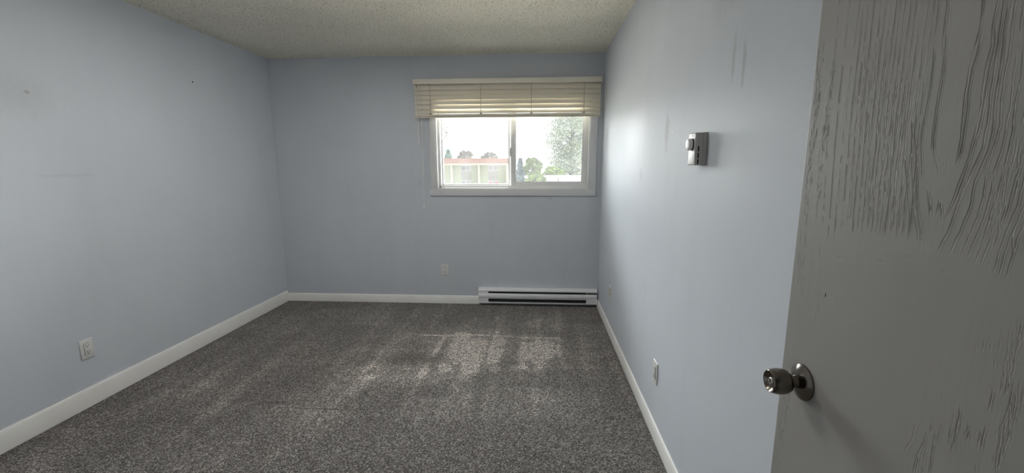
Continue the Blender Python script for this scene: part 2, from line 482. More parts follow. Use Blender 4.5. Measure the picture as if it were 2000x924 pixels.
# front wall with the doorway (around the camera)
DO0, DO1 = -0.35, 0.565
b = MB()
b.box(XL, DO0, YF - T, YF, -0.02, H + 0.02); b.box(DO1, XR, YF - T, YF, -0.02, H + 0.02); b.box(DO0, DO1, YF - T, YF, 2.05, H + 0.02)
structure(b.build('wall_front', mat_wf))
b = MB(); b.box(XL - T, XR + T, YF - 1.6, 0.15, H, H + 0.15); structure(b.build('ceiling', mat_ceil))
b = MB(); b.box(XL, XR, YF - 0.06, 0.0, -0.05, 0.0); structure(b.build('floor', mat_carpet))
b = MB(); b.box(XL, XR, YF - 1.6, YF - 0.06, -0.05, -0.004); structure(b.build('floor_hall', mat_hall))
b = MB(); b.box(XL - T, XR + T, YF - 1.72, YF - 1.6, -0.05, H + 0.15); structure(b.build('wall_hall', mat_wf))


def baseboard(name, length, mat, loc, rz, h=0.083):
    poly = [(0, 0.0), (-0.013, 0.0), (-0.013, h - 0.016), (-0.0105, h - 0.011), (-0.0095, h - 0.004), (-0.006, h), (0, h)]
    b = MB(); b.prism(poly, 0, length)
    o = b.build(name, mat, smooth=True); o.location = loc; o.rotation_euler = (0, 0, rz)
    return structure(o)


baseboard('baseboard_back', 3.233 - 1.207 + 0.02, mat_trim, (XL, 0, 0.002), 0)
baseboard('baseboard_left', 4.145, mat_trim, (XL, YF + 0.002, 0.002), math.radians(90), 0.112)
baseboard('baseboard_right', 4.145, mat_trim, (XR, -0.018, 0.002), math.radians(-90), 0.078)

# ------------------------------------------------------------------ window
win = structure(empty('window_1', (0, 0, 0)))
cw = 0.057
b = MB(); b.box(OX0 - cw, OX0, -0.016, -0.0005, OZ0, 2.13, 0.003); b.build('casing', mat_casing, win, True)
b = MB(); b.box(OX1, OX1 + 0.066, -0.016, -0.0005, OZ0, 2.13, 0.003); b.build('casing', mat_casing, win, True)
b = MB(); b.box(OX0 - cw, OX1 + 0.066, -0.016, -0.0005, 2.13, 2.19, 0.003); b.build('casing', mat_casing, win, True)
b = MB(); b.box(OX0 - 0.070, OX1 + 0.066, -0.020, -0.0005, 1.117, OZ0 - 0.001, 0.003); b.build('apron_board', mat_casing, win, True)
# jamb liner of the recess
b = MB()
e = 0.010
b.box(OX0, OX0 + e, -0.006, 0.07, OZ0, OZ1, 0.0015); b.box(OX1 - e, OX1, -0.006, 0.07, OZ0, OZ1, 0.0015)
b.box(OX0, OX1, -0.010, 0.07, OZ0, OZ0 + e, 0.0015); b.box(OX0, OX1, -0.006, 0.07, OZ1 - e, OZ1, 0.0015)
b.build('jamb_liner', mat_vinyl, win, True)
# vinyl main frame with sliding track
b = MB()
x0, x1, z0, z1 = OX0 + e, OX1 - e, OZ0 + e, OZ1 - e
b.box(x0, x0 + 0.022, 0.045, 0.135, z0, z1, 0.002); b.box(x1 - 0.012, x1, 0.045, 0.135, z0, z1, 0.002)
b.box(x0, x1, 0.045, 0.135, z0, z0 + 0.012, 0.002); b.box(x0, x1, 0.045, 0.135, z1 - 0.03, z1, 0.002)
b.box(x0, x1, 0.046, 0.053, z0, z0 + 0.020, 0.001); b.box(x0, x1, 0.090, 0.097, z0, z0 + 0.020, 0.001)
b.build('window_frame', mat_vinyl, win, True)


def sash(name, xa, xb, za, zb, ya, yb, wl, wr, wb, wt):
    b = MB()
    b.box(xa, xa + wl, ya, yb, za, zb, 0.003); b.box(xb - wr, xb, ya, yb, za, zb, 0.003)
    b.box(xa + wl, xb - wr, ya + 0.001, yb - 0.001, za, za + wb, 0.002); b.box(xa + wl, xb - wr, ya + 0.001, yb - 0.001, zb - wt, zb, 0.002)
    s = b.build(name, mat_vinyl, win, True)
    b = MB(); e2 = 0.004; ym = (ya + yb) / 2
    b.box(xa + wl, xa + wl + e2, ym - 0.008, ym + 0.008, za + wb, zb - wt); b.box(xb - wr - e2, xb - wr, ym - 0.008, ym + 0.008, za + wb, zb - wt)
    b.box(xa + wl, xb - wr, ym - 0.008, ym + 0.008, za + wb, za + wb + e2); b.box(xa + wl, xb - wr, ym - 0.008, ym + 0.008, zb - wt - e2, zb - wt)
    b.build('glazing_bead', mat_seal if name == 'sliding_sash' else mat_vinyl, s)
    b = MB(); b.box(xa + wl, xb - wr, ym - 0.002, ym + 0.002, za + wb, zb - wt); b.build('pane', mat_glass, s)
    return s


fixed = sash('fixed_sash', x0 + 0.006, -0.236, z0 + 0.006, z1 - 0.01, 0.100, 0.128, 0.024, 0.050, 0.026, 0.03)
slide = sash('sliding_sash', -0.262, 0.478, z0 + 0.016, z1 - 0.012, 0.056, 0.086, 0.047, 0.042, 0.042, 0.04)
b = MB(); b.box(-0.272, -0.258, 0.048, 0.060, 1.50, 1.585, 0.003); b.box(-0.276, -0.262, 0.040, 0.049, 1.53, 1.56, 0.003)
b.build('sash_lock', mat_latch, slide, True)
b = MB(); b.box(0.448, 0.460, 0.046, 0.056, 1.235, 1.25, 0.002); b.box(0.448, 0.460, 0.046, 0.056, 1.29, 1.30, 0.002); b.box(0.18, 0.23, 0.048, 0.056, 1.199, 1.203)
b.build('track_stop', mat_latch, slide, True)

# ------------------------------------------------------------------ blind
bx0, bx1 = -1.172, 0.582
bl = tag(empty('window_blind', (-0.295, -0.045, 1.88)), 'cream horizontal slatted blind pulled halfway up over the window', 'blind')


def rel(b, root): b.bm.transform(Matrix.Translation(-root.location)); return b


b = MB(); b.box(bx0 + 0.01, bx1 - 0.01, -0.068, -0.0225, 2.170, 2.205, 0.002); rel(b, bl).build('headrail', mat_rail, bl, True)
b = MB()
b.box(bx0 - 0.004, bx1 + 0.004, -0.086, -0.078, 2.166, 2.212, 0.0025)
b.box(bx0 - 0.004, bx0 + 0.003, -0.078, -0.0225, 2.166, 2.212, 0.002); b.box(bx1 - 0.003, bx1 + 0.004, -0.078, -0.0225, 2.166, 2.212, 0.002)
val = rel(b, bl).build('valance', mat_rail, bl, True)
for px in (965, 1152):
    xx = at(px, 158, -0.086).x
    b = MB(); b.box(xx - 0.003, xx + 0.003, -0.089, -0.0855, 2.162, 2.214, 0.001); rel(b, bl).build('valance_clip', mat_rail, val, True)
NS, PITCH_S = 6, 0.0436
tilt = math.radians(66)
slat_top = 2.140
mesh_slat = None
for k in range(NS + 1):
    zc = slat_top - k * PITCH_S
    if k == NS: zc -= 0.002
    if mesh_slat is None:
        b = MB(); n = 6; hw = 0.0252; th = 0.0028; poly = []
        for i in range(n + 1):
            s = -1 + 2 * i / n; poly.append((s * hw, th / 2 + 0.0016 * (1 - s * s)))
        for i in range(n, -1, -1):
            s = -1 + 2 * i / n; poly.append((s * hw, -th / 2 + 0.0016 * (1 - s * s)))
        b.prism(poly, -(bx1 - bx0) / 2, (bx1 - bx0) / 2)
        o = b.build('slat', mat_slat, bl, True); mesh_slat = o.data
    else:
        o = bpy.data.objects.new('slat', mesh_slat); col.objects.link(o); o.parent = bl
    tt = tilt if k < NS - 1 else (math.radians(60) if k == NS - 1 else math.radians(38))
    o.location = (0.0, -0.002, zc - bl.location.z); o.rotation_euler = (tt, math.radians(random.uniform(-0.05, 0.05)), 0)
b = MB(); b.box(bx0 + 0.002, bx1 - 0.002, -0.072, -0.022, 1.876, 1.896, 0.004); rel(b, bl).build('bottom_rail', mat_rail, bl, True)
for px in (840, 939, 1038, 1141):
    xx = at(px, 190, -0.07).x
    b = MB()
    b.tube([(xx - 0.002, -0.0755, 2.168), (xx - 0.002, -0.0745, 2.03), (xx - 0.002, -0.0755, 1.896)], 0.0011, 6)
    b.tube([(xx + 0.002, -0.0745, 2.168), (xx + 0.002, -0.0755, 2.02), (xx + 0.002, -0.0745, 1.896)], 0.0009, 6)
    b.tube([(xx, -0.021, 2.168), (xx, -0.0205, 1.896)], 0.0009, 6)
    b.box(xx - 0.012, xx + 0.012, -0.0775, -0.072, 1.888, 1.902, 0.002)
    if px != 840:
        for kk in range(2, 6): b.sphere((xx + 0.001, -0.0765, slat_top - kk * PITCH_S + 0.012), 0.0035, 8)
    rel(b, bl).build('ladder_cord', mat_ladder, bl)
xw = at(814.5, 200, -0.09).x
b = MB(); b.tube([(xw, -0.082, 2.165), (xw, -0.092, 2.150), (xw, -0.092, 2.12)], 0.002, 6); wh = rel(b, bl).build('wand_hook', mat_slot, bl)
b = MB(); b.tube([(xw, -0.092, 2.13), (xw + 0.001, -0.090, 1.90), (xw + 0.003, -0.086, 1.635)], [0.0036, 0.0034, 0.0042], 8); rel(b, bl).build('tilt_wand', mat_cord, bl, True)
pts = []
for px, py in ((822, 168), (822, 225), (824, 270), (828, 300), (826.5, 318), (827, 340), (827.5, 370), (828, 398)):
    p = at(px, py, -0.088); pts.append(p)
b = MB(); b.tube(pts, 0.0015, 6); b.tube([p + Vector((0.003 * math.sin(i * 1.7), 0.003, 0)) for i, p in enumerate(pts)], 0.0013, 6)
pc = rel(b, bl).build('pull_cord', mat_cord, bl)
p = at(828, 403, -0.088)
b = MB(); b.lathe([(0.0, 0.021), (0.004, 0.020), (0.0065, 0.0), (0.008, -0.014), (0.006, -0.018), (0, -0.019)], 12, Matrix.Translation(p)); tas = rel(b, bl).build('tassel', mat_dial, pc, True)
b = MB(); q = at(827, 319, -0.088); b.sphere(q, 0.004, 8); rel(b, bl).build('cord_knot', mat_cord, pc, True)

# ------------------------------------------------------------------ baseboard heater
hx0, hx1 = -0.588, 0.606
ht = tag(empty('baseboard_heater', ((hx0 + hx1) / 2, -0.03, 0.0)), 'long white electric baseboard heater on the wall below the window', 'heater')
zb, zt, fy = 0.030, 0.180, -0.062
b = MB(); b.box(hx0, hx1, -0.006, -0.001, zb, zt)
b.prism([(-0.006, zt), (-0.006, zt - 0.004), (fy + 0.004, zt - 0.016), (fy, zt - 0.026), (fy - 0.002, zt - 0.026), (fy - 0.003, zt - 0.014), (fy + 0.004, zt - 0.006)], hx0, hx1)
rel(b, ht).build('top_panel', mat_heater, ht, True)
e0, e1 = 0.100, 0.108
b = MB()
poly = [(fy + 0.010, 0.132), (fy, 0.130), (fy - 0.005, 0.122), (fy - 0.006, 0.108), (fy - 0.003, 0.092), (fy + 0.004, 0.078), (fy + 0.012, 0.070), (fy + 0.014, 0.072), (fy + 0.007, 0.080), (fy, 0.093), (fy - 0.003, 0.108), (fy - 0.002, 0.121), (fy + 0.003, 0.127), (fy + 0.010, 0.129)]
b.prism(poly, hx0 + 0.003, hx1 - 0.003); rel(b, ht).build('front_cover', mat_heater, ht, True)
b = MB(); b.prism([(-0.006, zb), (fy + 0.004, zb), (fy, zb + 0.003), (fy, zb + 0.012), (fy + 0.002, zb + 0.012), (fy + 0.003, zb + 0.004), (-0.006, zb + 0.003)], hx0, hx1)
rel(b, ht).build('bottom_lip', mat_heater, ht, True)
b = MB(); b.box(hx0 + 0.05, hx1 - 0.05, -0.050, -0.008, 0.050, 0.145)
rel(b, ht).build('heating_element', mat_fin, ht)
b = MB()
for k in range(118):
    xx = hx0 + e0 + 0.006 + k * (hx1 - hx0 - e0 - e1 - 0.012) / 117
    b.box(xx - 0.0008, xx + 0.0008, fy + 0.006, -0.05, 0.050, 0.140)
tag(rel(b, ht).build('heater_fins', mat_fin, ht), kind='stuff')
for s, (xa, xb) in enumerate(((hx0, hx0 + e0), (hx1 - e1, hx1))):
    b = MB(); b.box(xa + 0.001, xb, fy + 0.001, -0.004, zb + 0.004, zt - 0.014, 0.002)
    ec = rel(b, ht).build('end_cap', mat_heater, ht, True)
    b = MB(); b.box(xa + 0.002, xb - 0.002, fy - 0.001, fy + 0.002, 0.135, 0.155, 0.001)
    if s == 1: b.box(xa + 0.030, xa + 0.075, fy - 0.002, fy, 0.1405, 0.147)
    rel(b, ht).build('cap_recess', mat_heater if s == 0 else mat_panel, ec)
for xx in (-0.14, 0.215):
    b = MB(); b.lathe([(0, 0.003), (0.003, 0.002), (0.004, 0)], 10, Matrix.Translation((xx, fy + 0.006, 0.068)) @ Matrix.Rotation(math.radians(90), 4, 'X'))
    rel(b, ht).build('screw', mat_slot, ht, True)

# ------------------------------------------------------------------ outlets  (local: plate in xz plane, facing -y)
def outlet(label, loc, rz, mp, mi):
    root = tag(empty('wall_outlet', loc, rz), label, 'outlet', 'wall outlets around the room')
    b = MB(); b.box(-0.036, 0.036, -0.0065, -0.0003, -0.058, 0.058, 0.003, 3); b.build('cover_plate', mp, root, True)
    b = MB(); b.box(-0.0172, 0.0172, -0.0072, -0.004, -0.0345, 0.0345); b.build('insert_gap', mat_slot, root)
    b = MB(); b.box(-0.0163, 0.0163, -0.0095, -0.004, -0.0335, 0.0335, 0.0012); ins = b.build('receptacle', mi, root, True)
    for s in (-1, 1):
        z = s * 0.0195
        b = MB()
        b.box(-0.0075, -0.0050, -0.0099, -0.009, z - 0.001, z + 0.0075); b.box(0.0050, 0.0075, -0.0099, -0.009, z, z + 0.0075)
        b.lathe([(0, 0.0004), (0.0028, 0.0004), (0.0028, 0)], 10, Matrix.Translation((0, -0.0095, z - 0.0065)) @ Matrix.Rotation(math.radians(90), 4, 'X'))
        b.build('socket_holes', mat_slot, ins)
    for z in (-0.0485, 0.0485):
        b = MB(); b.lathe([(0, 0.0012), (0.002, 0.001), (0.003, 0)], 10, Matrix.Translation((0, -0.0065, z)) @ Matrix.Rotation(math.radians(90), 4, 'X'))
        b.build('screw', mp, root, True)
    return root


outlet('white double wall outlet on the back wall left of the heater', (-0.942, 0, 0.359), 0, mat_plastic, mat_plastic)
outlet('white double wall outlet low on the left wall', (XL, -1.967, 0.346), math.radians(90), mat_plastic, mat_plastic)
outlet('small almond outlet on the right wall near the heater corner', (XR, -0.70, 0.359), math.radians(-90), mat_plastic, mat_beige)
outlet('white outlet on the right wall, between the almond outlet and the door', (XR, -2.065, 0.345), math.radians(-90), mat_plastic, mat_plastic)

# ------------------------------------------------------------------ thermostat
th = tag(empty('wall_thermostat', (XR, -2.487, 1.455), math.radians(-90)), 'grey wall thermostat with round white dial and side vents', 'thermostat')
hw = 0.035; dp = 0.044
b = MB(); b.box(-hw - 0.002, hw + 0.002, -0.016, -0.0003, -0.060, 0.060, 0.003); b.build('back_plate', mat_thermo, th, True)
b = MB(); b.box(-hw, hw, -dp, -0.014, -0.059, 0.059, 0.004, 3); body = b.build('case', mat_thermo, th, True)
for z0_, z1_ in ((-0.010, 0.010), (-0.034, -0.014), (-0.055, -0.038)):
    for sd in (1, -1):
        b = MB(); xa, xb = sorted((sd * (hw - 0.002), sd * (hw + 0.0004))); b.box(xa, xb, -0.034, -0.029, z0_, z1_); b.build('vent_slot', mat_slot, body)
Mx = Matrix.Translation((0.0, -dp, 0.017)) @ Matrix.Rotation(math.radians(90), 4, 'X')
b = MB(); b.lathe([(0.0225, -0.001), (0.0225, 0.004), (0.0, 0.004)], 32, Mx); b.build('dial_ring', mat_slot, body, True)
b = MB(); b.lathe([(0.0215, 0.003), (0.022, 0.006), (0.0215, 0.012), (0.018, 0.0165), (0.009, 0.0185), (0, 0.019)], 32, Mx); b.build('dial', mat_dial, th, True)
b = MB(); b.box(-0.002, 0.002, -dp - 0.0008, -dp + 0.001, 0.046, 0.052); b.build('pointer', mat_slot, body)

# ------------------------------------------------------------------ door with embossed grain
DY0, DY1, DZ0, DZ1 = YF + 0.012, -3.240, 0.015, 2.030
rng = np.random.default_rng(7)
ys = np.concatenate([np.linspace(DY0, -3.76, 14)[:-1], np.arange(-3.76, DY1 - 0.0061, 0.0006), [DY1 - 0.005, DY1 - 0.003, DY1 - 0.0015, DY1]])
zs = np.concatenate([np.linspace(DZ0, 0.66, 16)[:-1], np.arange(0.66, 1.78, 0.0022), np.linspace(1.78, DZ1, 9)[1:]])
NY, NZ = len(ys), len(zs)
HF = np.zeros((NZ, NY))


def smooth_noise(n, step, amp):
    k = max(2, int(n / step) + 3)
    return np.interp(np.arange(n), np.linspace(0, n, k), rng.normal(0, amp, k))


def groove(pts_px, w=0.0011, depth=0.0009, wob=0.0006, dash=0.25):
    """carve one grain line through image points laid on the door's face"""
    P = [at_x(px, py, DX) for px, py in pts_px]
    P.sort(key=lambda p: p.z)
    pz = np.array([p.z for p in P]); py_ = np.array([p.y for p in P])
    a, e_ = np.searchsorted(zs, pz[0]), np.searchsorted(zs, pz[-1])
    if e_ - a < 2: return
    zz = zs[a:e_]; n = len(zz)
    yc = np.interp(zz, pz, py_) + smooth_noise(n, 14, wob) + smooth_noise(n, 3, wob * 0.35)
    amp = np.clip(1.0 + smooth_noise(n, 7, 0.45), 0.1, 1.6)
    gate = np.clip((smooth_noise(n, 5, 1.0) + 1.3 - dash * 2) * 2, 0, 1)
    tp = np.minimum(1, np.minimum(np.arange(n), np.arange(n)[::-1]) / 5.0)
    amp = amp * gate * tp * depth * 0.62
    d = (ys[None, :] - yc[:, None]) / (w * 0.62)
    # recessed line with a raised lip on the camera side
    HF[a:e_] += amp[:, None] * (-np.exp(-d * d) + 0.5 * np.exp(-((d + 1.8) ** 2)))


tops = [1640, 1660, 1680, 1688, 1697, 1708, 1721, 1731, 1742, 1751, 1760, 1769, 1780, 1790, 1802, 1815, 1826]
bots = [1605, 1617, 1628, 1642, 1654, 1664, 1674, 1683, 1693, 1701, 1710, 1719, 1729, 1739, 1750, 1762, 1776]
for i, (a_, b_) in enumerate(zip(tops, bots)):
    yb_ = 462 + rng.uniform(-6, 5) + (8 if i > 13 else 0)
    mid = (a_ * 0.52 + b_ * 0.48) - 3.5
    groove([(a_ + 3, -45), (a_, 0), (mid, 225), (b_, yb_)], dash=-0.1 if i > 2 else 0.2)
for i in range(16):                       # finer lines between them in the dense middle of the sheet
    f_ = i / 15
    xt = 1690 + f_ * 110 + rng.uniform(-3, 3); xb = 1660 + f_ * 92 + rng.uniform(-2, 2)
    y0_ = rng.uniform(20, 190); y1_ = 458 + rng.uniform(-12, 4)
    groove([(xt - (xt - xb) * y0_ / 460, y0_), ((xt + xb) / 2 - 2, 230), (xb, y1_)], w=0.0009, depth=0.0007, wob=0.0009, dash=0.4)
for i in range(60):                       # short flecks
    x_ = rng.uniform(1650, 1775); y_ = rng.uniform(90, 430)
    groove([(x_ + 3, y_), (x_, y_ + rng.uniform(18, 46))], w=0.0009, depth=0.0007, wob=0.0010, dash=0.3)
cath = [
    [(1854, -45), (1852, 0), (1843, 76), (1842, 121), (1834, 182), (1828, 218), (1821, 270), (1821, 290), (1824, 305), (1832, 323), (1834, 338)],
    [(1856, 0), (1847, 76), (1846, 121), (1838, 182), (1832, 218), (1825, 270), (1825, 292), (1829, 306), (1836, 318)],
    [(1926, -45), (1922, 0), (1917, 52), (1902, 106), (1893, 136), (1885, 182), (1880, 242), (1878, 270), (1872, 300), (1866, 320)],
    [(1924, 50), (1908, 106), (1898, 136), (1892, 182), (1886, 242), (1883, 270), (1877, 300), (1868, 325)],
    [(1866, 312), (1850, 320), (1840, 330)], [(1858, 314), (1846, 321), (1836, 334)],
    [(1838, -45), (1834, 0), (1830, 52), (1824, 91), (1822, 121), (1818, 170), (1811, 206), (1802, 252), (1800, 292), (1802, 325), (1803, 357), (1812, 390), (1820, 422)],
    [(1806, 357), (1815, 385), (1825, 415), (1828, 425)], [(1811, 365), (1816, 400), (1816, 425)],
    [(1836, 386), (1832, 410), (1828, 424)], [(1837, 390), (1840, 420), (1840, 436)], [(1840, 388), (1836, 412)],
    [(1955, -45), (1949, 0), (1939, 45), (1936, 91), (1925, 136), (1919, 197), (1908, 252), (1891, 309), (1875, 357), (1859, 396), (1842, 434)],
    [(1944, 45), (1941, 91), (1931, 136), (1924, 197), (1913, 252), (1896, 309), (1880, 357), (1864, 396), (1846, 430)],
    [(1966, -45), (1960, 0), (1952, 60), (1945, 120), (1935, 190), (1926, 252), (1920, 292), (1904, 325), (1885, 367), (1865, 416), (1850, 455), (1828, 497)],
    [(1976, -45), (1973, 0), (1962, 60), (1956, 130), (1944, 200), (1938, 260), (1928, 299), (1904, 357), (1896, 403), (1875, 455), (1852, 500)],
    [(1792, 200), (1787, 260), (1792, 325), (1790, 390), (1794, 422), (1799, 455), (1797, 472)],
    [(1781, 230), (1780, 320), (1784, 400), (1790, 440), (1793, 474)], [(1803, 455), (1797, 478)],
    [(1766, 300), (1772, 360), (1777, 420), (1774, 470)]]
for k_, line in enumerate(cath): groove(line, w=0.0011, depth=0.0013, wob=0.0006, dash=-1.0)
for k in range(9):                        # lines to the right of the arch, leaning left as they fall
    o_ = k * 15
    groove([(1990 + o_, -45), (1985 + o_, 0), (1972 + o_, 90), (1958 + o_, 190), (1948 + o_, 260), (1930 + o_, 330), (1916 + o_ * 0.93, 400), (1896 + o_ * 0.88, 460), (1874 + o_ * 0.85, 507 + k * 6)],
           w=0.0009, depth=0.0009, wob=0.0010, dash=0.12)
for k in range(46):
    x_ = rng.uniform(1925, 2010); y_ = rng.uniform(250, 480)
    if y_ > 430 + (x_ - 1880) * 0.35: continue
    groove([(x_ + 6, y_), (x_ - 4, y_ + rng.uniform(25, 60))], w=0.0011, depth=0.0009, wob=0.0010, dash=0.1)


def patch(xa, ya_, xb, yb_, wd, n, ln=(14, 34), depth=0.0007, lean=4):
    for _ in range(n):
        f_ = rng.uniform(0, 1); x_ = xa + (xb - xa) * f_ + rng.uniform(-wd, wd); y_ = ya_ + (yb_ - ya_) * f_; l_ = rng.uniform(*ln)
        groove([(x_ + lean, y_ - l_ / 2), (x_ - lean * 0.3, y_ + l_ / 2)], w=0.0008, depth=depth, wob=0.0009, dash=0.1)


patch(1605, 80, 1582, 330, 6, 110, depth=0.0011)       # rough bands along the free edge
patch(1628, 130, 1606, 300, 5, 75, depth=0.0010)
patch(1606, 250, 1596, 420, 5, 50, depth=0.0009)
patch(1580, 330, 1560, 560, 7, 110, depth=0.0008)
patch(1560, 560, 1535, 760, 10, 45, (20, 50), depth=0.0003)
patch(1535, 760, 1515, 924, 8, 90, (18, 40), depth=0.0005)
patch(1592, 470, 1580, 640, 14, 16, (30, 60), depth=0.0004)
patch(1990, 630, 1960, 770, 12, 70, (18, 40), depth=0.0010, lean=3)
patch(1990, 760, 1955, 860, 14, 70, (20, 50), lean=5)
patch(1955, 860, 1940, 940, 10, 40, (20, 50), lean=4)
for x_, ya_, yb_ in ((1918, 662, 690), (1911, 670, 686), (1926, 664, 682), (1934, 664, 686), (1941, 664, 688), (1949, 662, 690), (1903, 672, 690), (1896, 676, 690), (1941, 700, 722), (1931, 758, 804),
                     (1815, 822, 850), (1838, 820, 846), (1830, 824, 870), (1851, 784, 870), (1861, 788, 880), (1868, 818, 850), (1875, 822, 846), (1882, 824, 868), (1888, 824, 864),
                     (1895, 838, 856), (1916, 830, 882), (1910, 832, 880), (1904, 836, 854), (1822, 842, 868), (1856, 860, 892), (1903, 904, 930), (1800, 870, 930), (1812, 860, 930), (1785, 885, 940)):
    groove([(x_ + (yb_ - ya_) * 0.18, ya_), (x_, yb_)], w=0.0011, depth=0.0013, dash=0.0)
for line in ([(1793, 824), (1780, 860), (1768, 884), (1762, 894)], [(1811, 840), (1803, 866), (1790, 895), (1782, 930)]): groove(line, w=0.0012, depth=0.0009, dash=0.0)
for x_, y_ in ((1770, 505), (1845, 532), (1640, 505), (1722, 512), (1640, 770), (1690, 830)):   # short chips across
    p = at_x(x_, y_, DX)
    HF -= 0.0008 * np.exp(-(((ys[None, :] - p.y) / 0.006) ** 2) - (((zs[:, None] - p.z) / 0.0012) ** 2))
HF += 0.00025 * np.sin(ys[None, :] * 21 + 1.2 * np.sin(zs[:, None] * 5))
YY, ZZ = np.meshgrid(ys, zs)
edge_round = np.where(YY > DY1 - 0.004, ((YY - (DY1 - 0.004)) / 0.004) ** 2 * 0.002, 0)
fx = DX - HF + edge_round
TH = 0.035
nv = NY * NZ
front = np.stack([fx.ravel(), YY.ravel(), ZZ.ravel()], 1)
corner = np.array([[DX + TH, DY0, DZ0], [DX + TH, DY1, DZ0], [DX + TH, DY1, DZ1], [DX + TH, DY0, DZ1]])
co = np.concatenate([front, corner])
i0 = (np.arange(NZ - 1)[:, None] * NY + np.arange(NY - 1)[None, :]).ravel()
quads = np.stack([i0, i0 + NY, i0 + NY + 1, i0 + 1], 1)      # normal to -x
me = bpy.data.meshes.new('door_slab')
rim_b = list(range(0, NY)); rim_t = [(NZ - 1) * NY + k for k in range(NY)]
rim_l = [k * NY for k in range(NZ)]; rim_r = [k * NY + NY - 1 for k in range(NZ)]
A, B_, C_, D_ = nv, nv + 1, nv + 2, nv + 3
polys = [[A, B_, C_, D_][::-1]]
polys.append([A] + rim_b + [B_]); polys.append(([D_] + rim_t + [C_])[::-1])
polys.append(([A] + rim_l + [D_])[::-1]); polys.append([B_] + rim_r + [C_])
loops = np.concatenate([quads.ravel()] + [np.array(p_) for p_ in polys])
starts = list(range(0, len(quads) * 4, 4)); s_ = len(quads) * 4
for p_ in polys: starts.append(s_); s_ += len(p_)
me.vertices.add(len(co)); me.vertices.foreach_set('co', co.ravel())
me.loops.add(len(loops)); me.loops.foreach_set('vertex_index', loops.astype(np.int32))
me.polygons.add(len(starts)); me.polygons.foreach_set('loop_start', np.array(starts, dtype=np.int32))
me.update(calc_edges=True); me.validate()
door = structure(empty('door_1', (0, 0, 0)))
ds = link_mesh('door_slab', me, mat_door, door)
sm = np.ones(len(me.polygons), dtype=bool); sm[-5:] = False
me.polygons.foreach_set('use_smooth', sm)

# knob: axis along -x
KC = Vector((DX, -3.312, 0.966))
Mk = Matrix.Translation(KC) @ Matrix.Rotation(math.radians(-90), 4, 'Y')
b = MB(); b.lathe([(0.0355, -0.002), (0.0360, 0.0015), (0.0352, 0.0035), (0.0330, 0.0045), (0.0315, 0.0055), (0.026, 0.0085), (0.018, 0.0120), (0.0135, 0.0135), (0.0, 0.0136)], 64, Mk)
rose = b.build('rose', mat_knob, door, True)
b = MB(); b.lathe([(0.0125, 0.012), (0.0118, 0.018), (0.0120, 0.024), (0.0160, 0.027), (0.0205, 0.0285), (0.0238, 0.034), (0.0252, 0.042), (0.0252, 0.050), (0.0240, 0.058), (0.0215, 0.064),
                      (0.0205, 0.0650), (0.0190, 0.0640), (0.0155, 0.0600), (0.0100, 0.0575), (0.0075, 0.0570), (0.0, 0.0570)], 64, Mk)
kn = b.build('knob', mat_knob, door, True)
b = MB(); b.lathe([(0.0072, 0.056), (0.0072, 0.0615), (0.0062, 0.0625), (0.0, 0.0625)], 32, Mk); b.build('lock_button', mat_screw, kn, True)
b = MB(); b.box(-0.0035, 0.0035, -0.0012, 0.0012, 0.0622, 0.0630, mat4=Mk); b.build('lock_slot', mat_slot, kn)
b = MB(); b.box(DX + 0.005, DX + 0.030, DY1 - 0.001, DY1 + 0.0012, 0.938, 0.995); b.box(DX + 0.011, DX + 0.024, DY1, DY1 + 0.010, 0.958, 0.974, 0.001); b.build('latch_plate', mat_knob, door)
for zh in (0.25, 1.05, 1.80):
    b = MB(); b.tube([(DX + 0.018, YF + 0.006, zh - 0.045), (DX + 0.018, YF + 0.006, zh + 0.045)], 0.0055, 12); b.build('hinge', mat_knob, door, True)
# doorway trim around the camera
tr = structure(empty('trim_1', (0, 0, 0)))
b = MB(); b.box(DO0, DO0 + 0.012, YF - T, YF, 0, 2.05); b.box(DO0 - 0.05, DO0 + 0.005, YF, YF + 0.014, 0, 2.10, 0.002); b.build('door_jamb', mat_trim, tr)
b = MB(); b.box(DO1 - 0.002, DO1 + 0.003, YF - T, YF, 0, 2.05); b.build('door_jamb', mat_trim, tr)

# ------------------------------------------------------------------ outdoors
GZ = -5.2
b = MB(); b.box(-400, 400, 0.6, 700, GZ - 1, GZ); structure(b.build('ground', mat_ground))


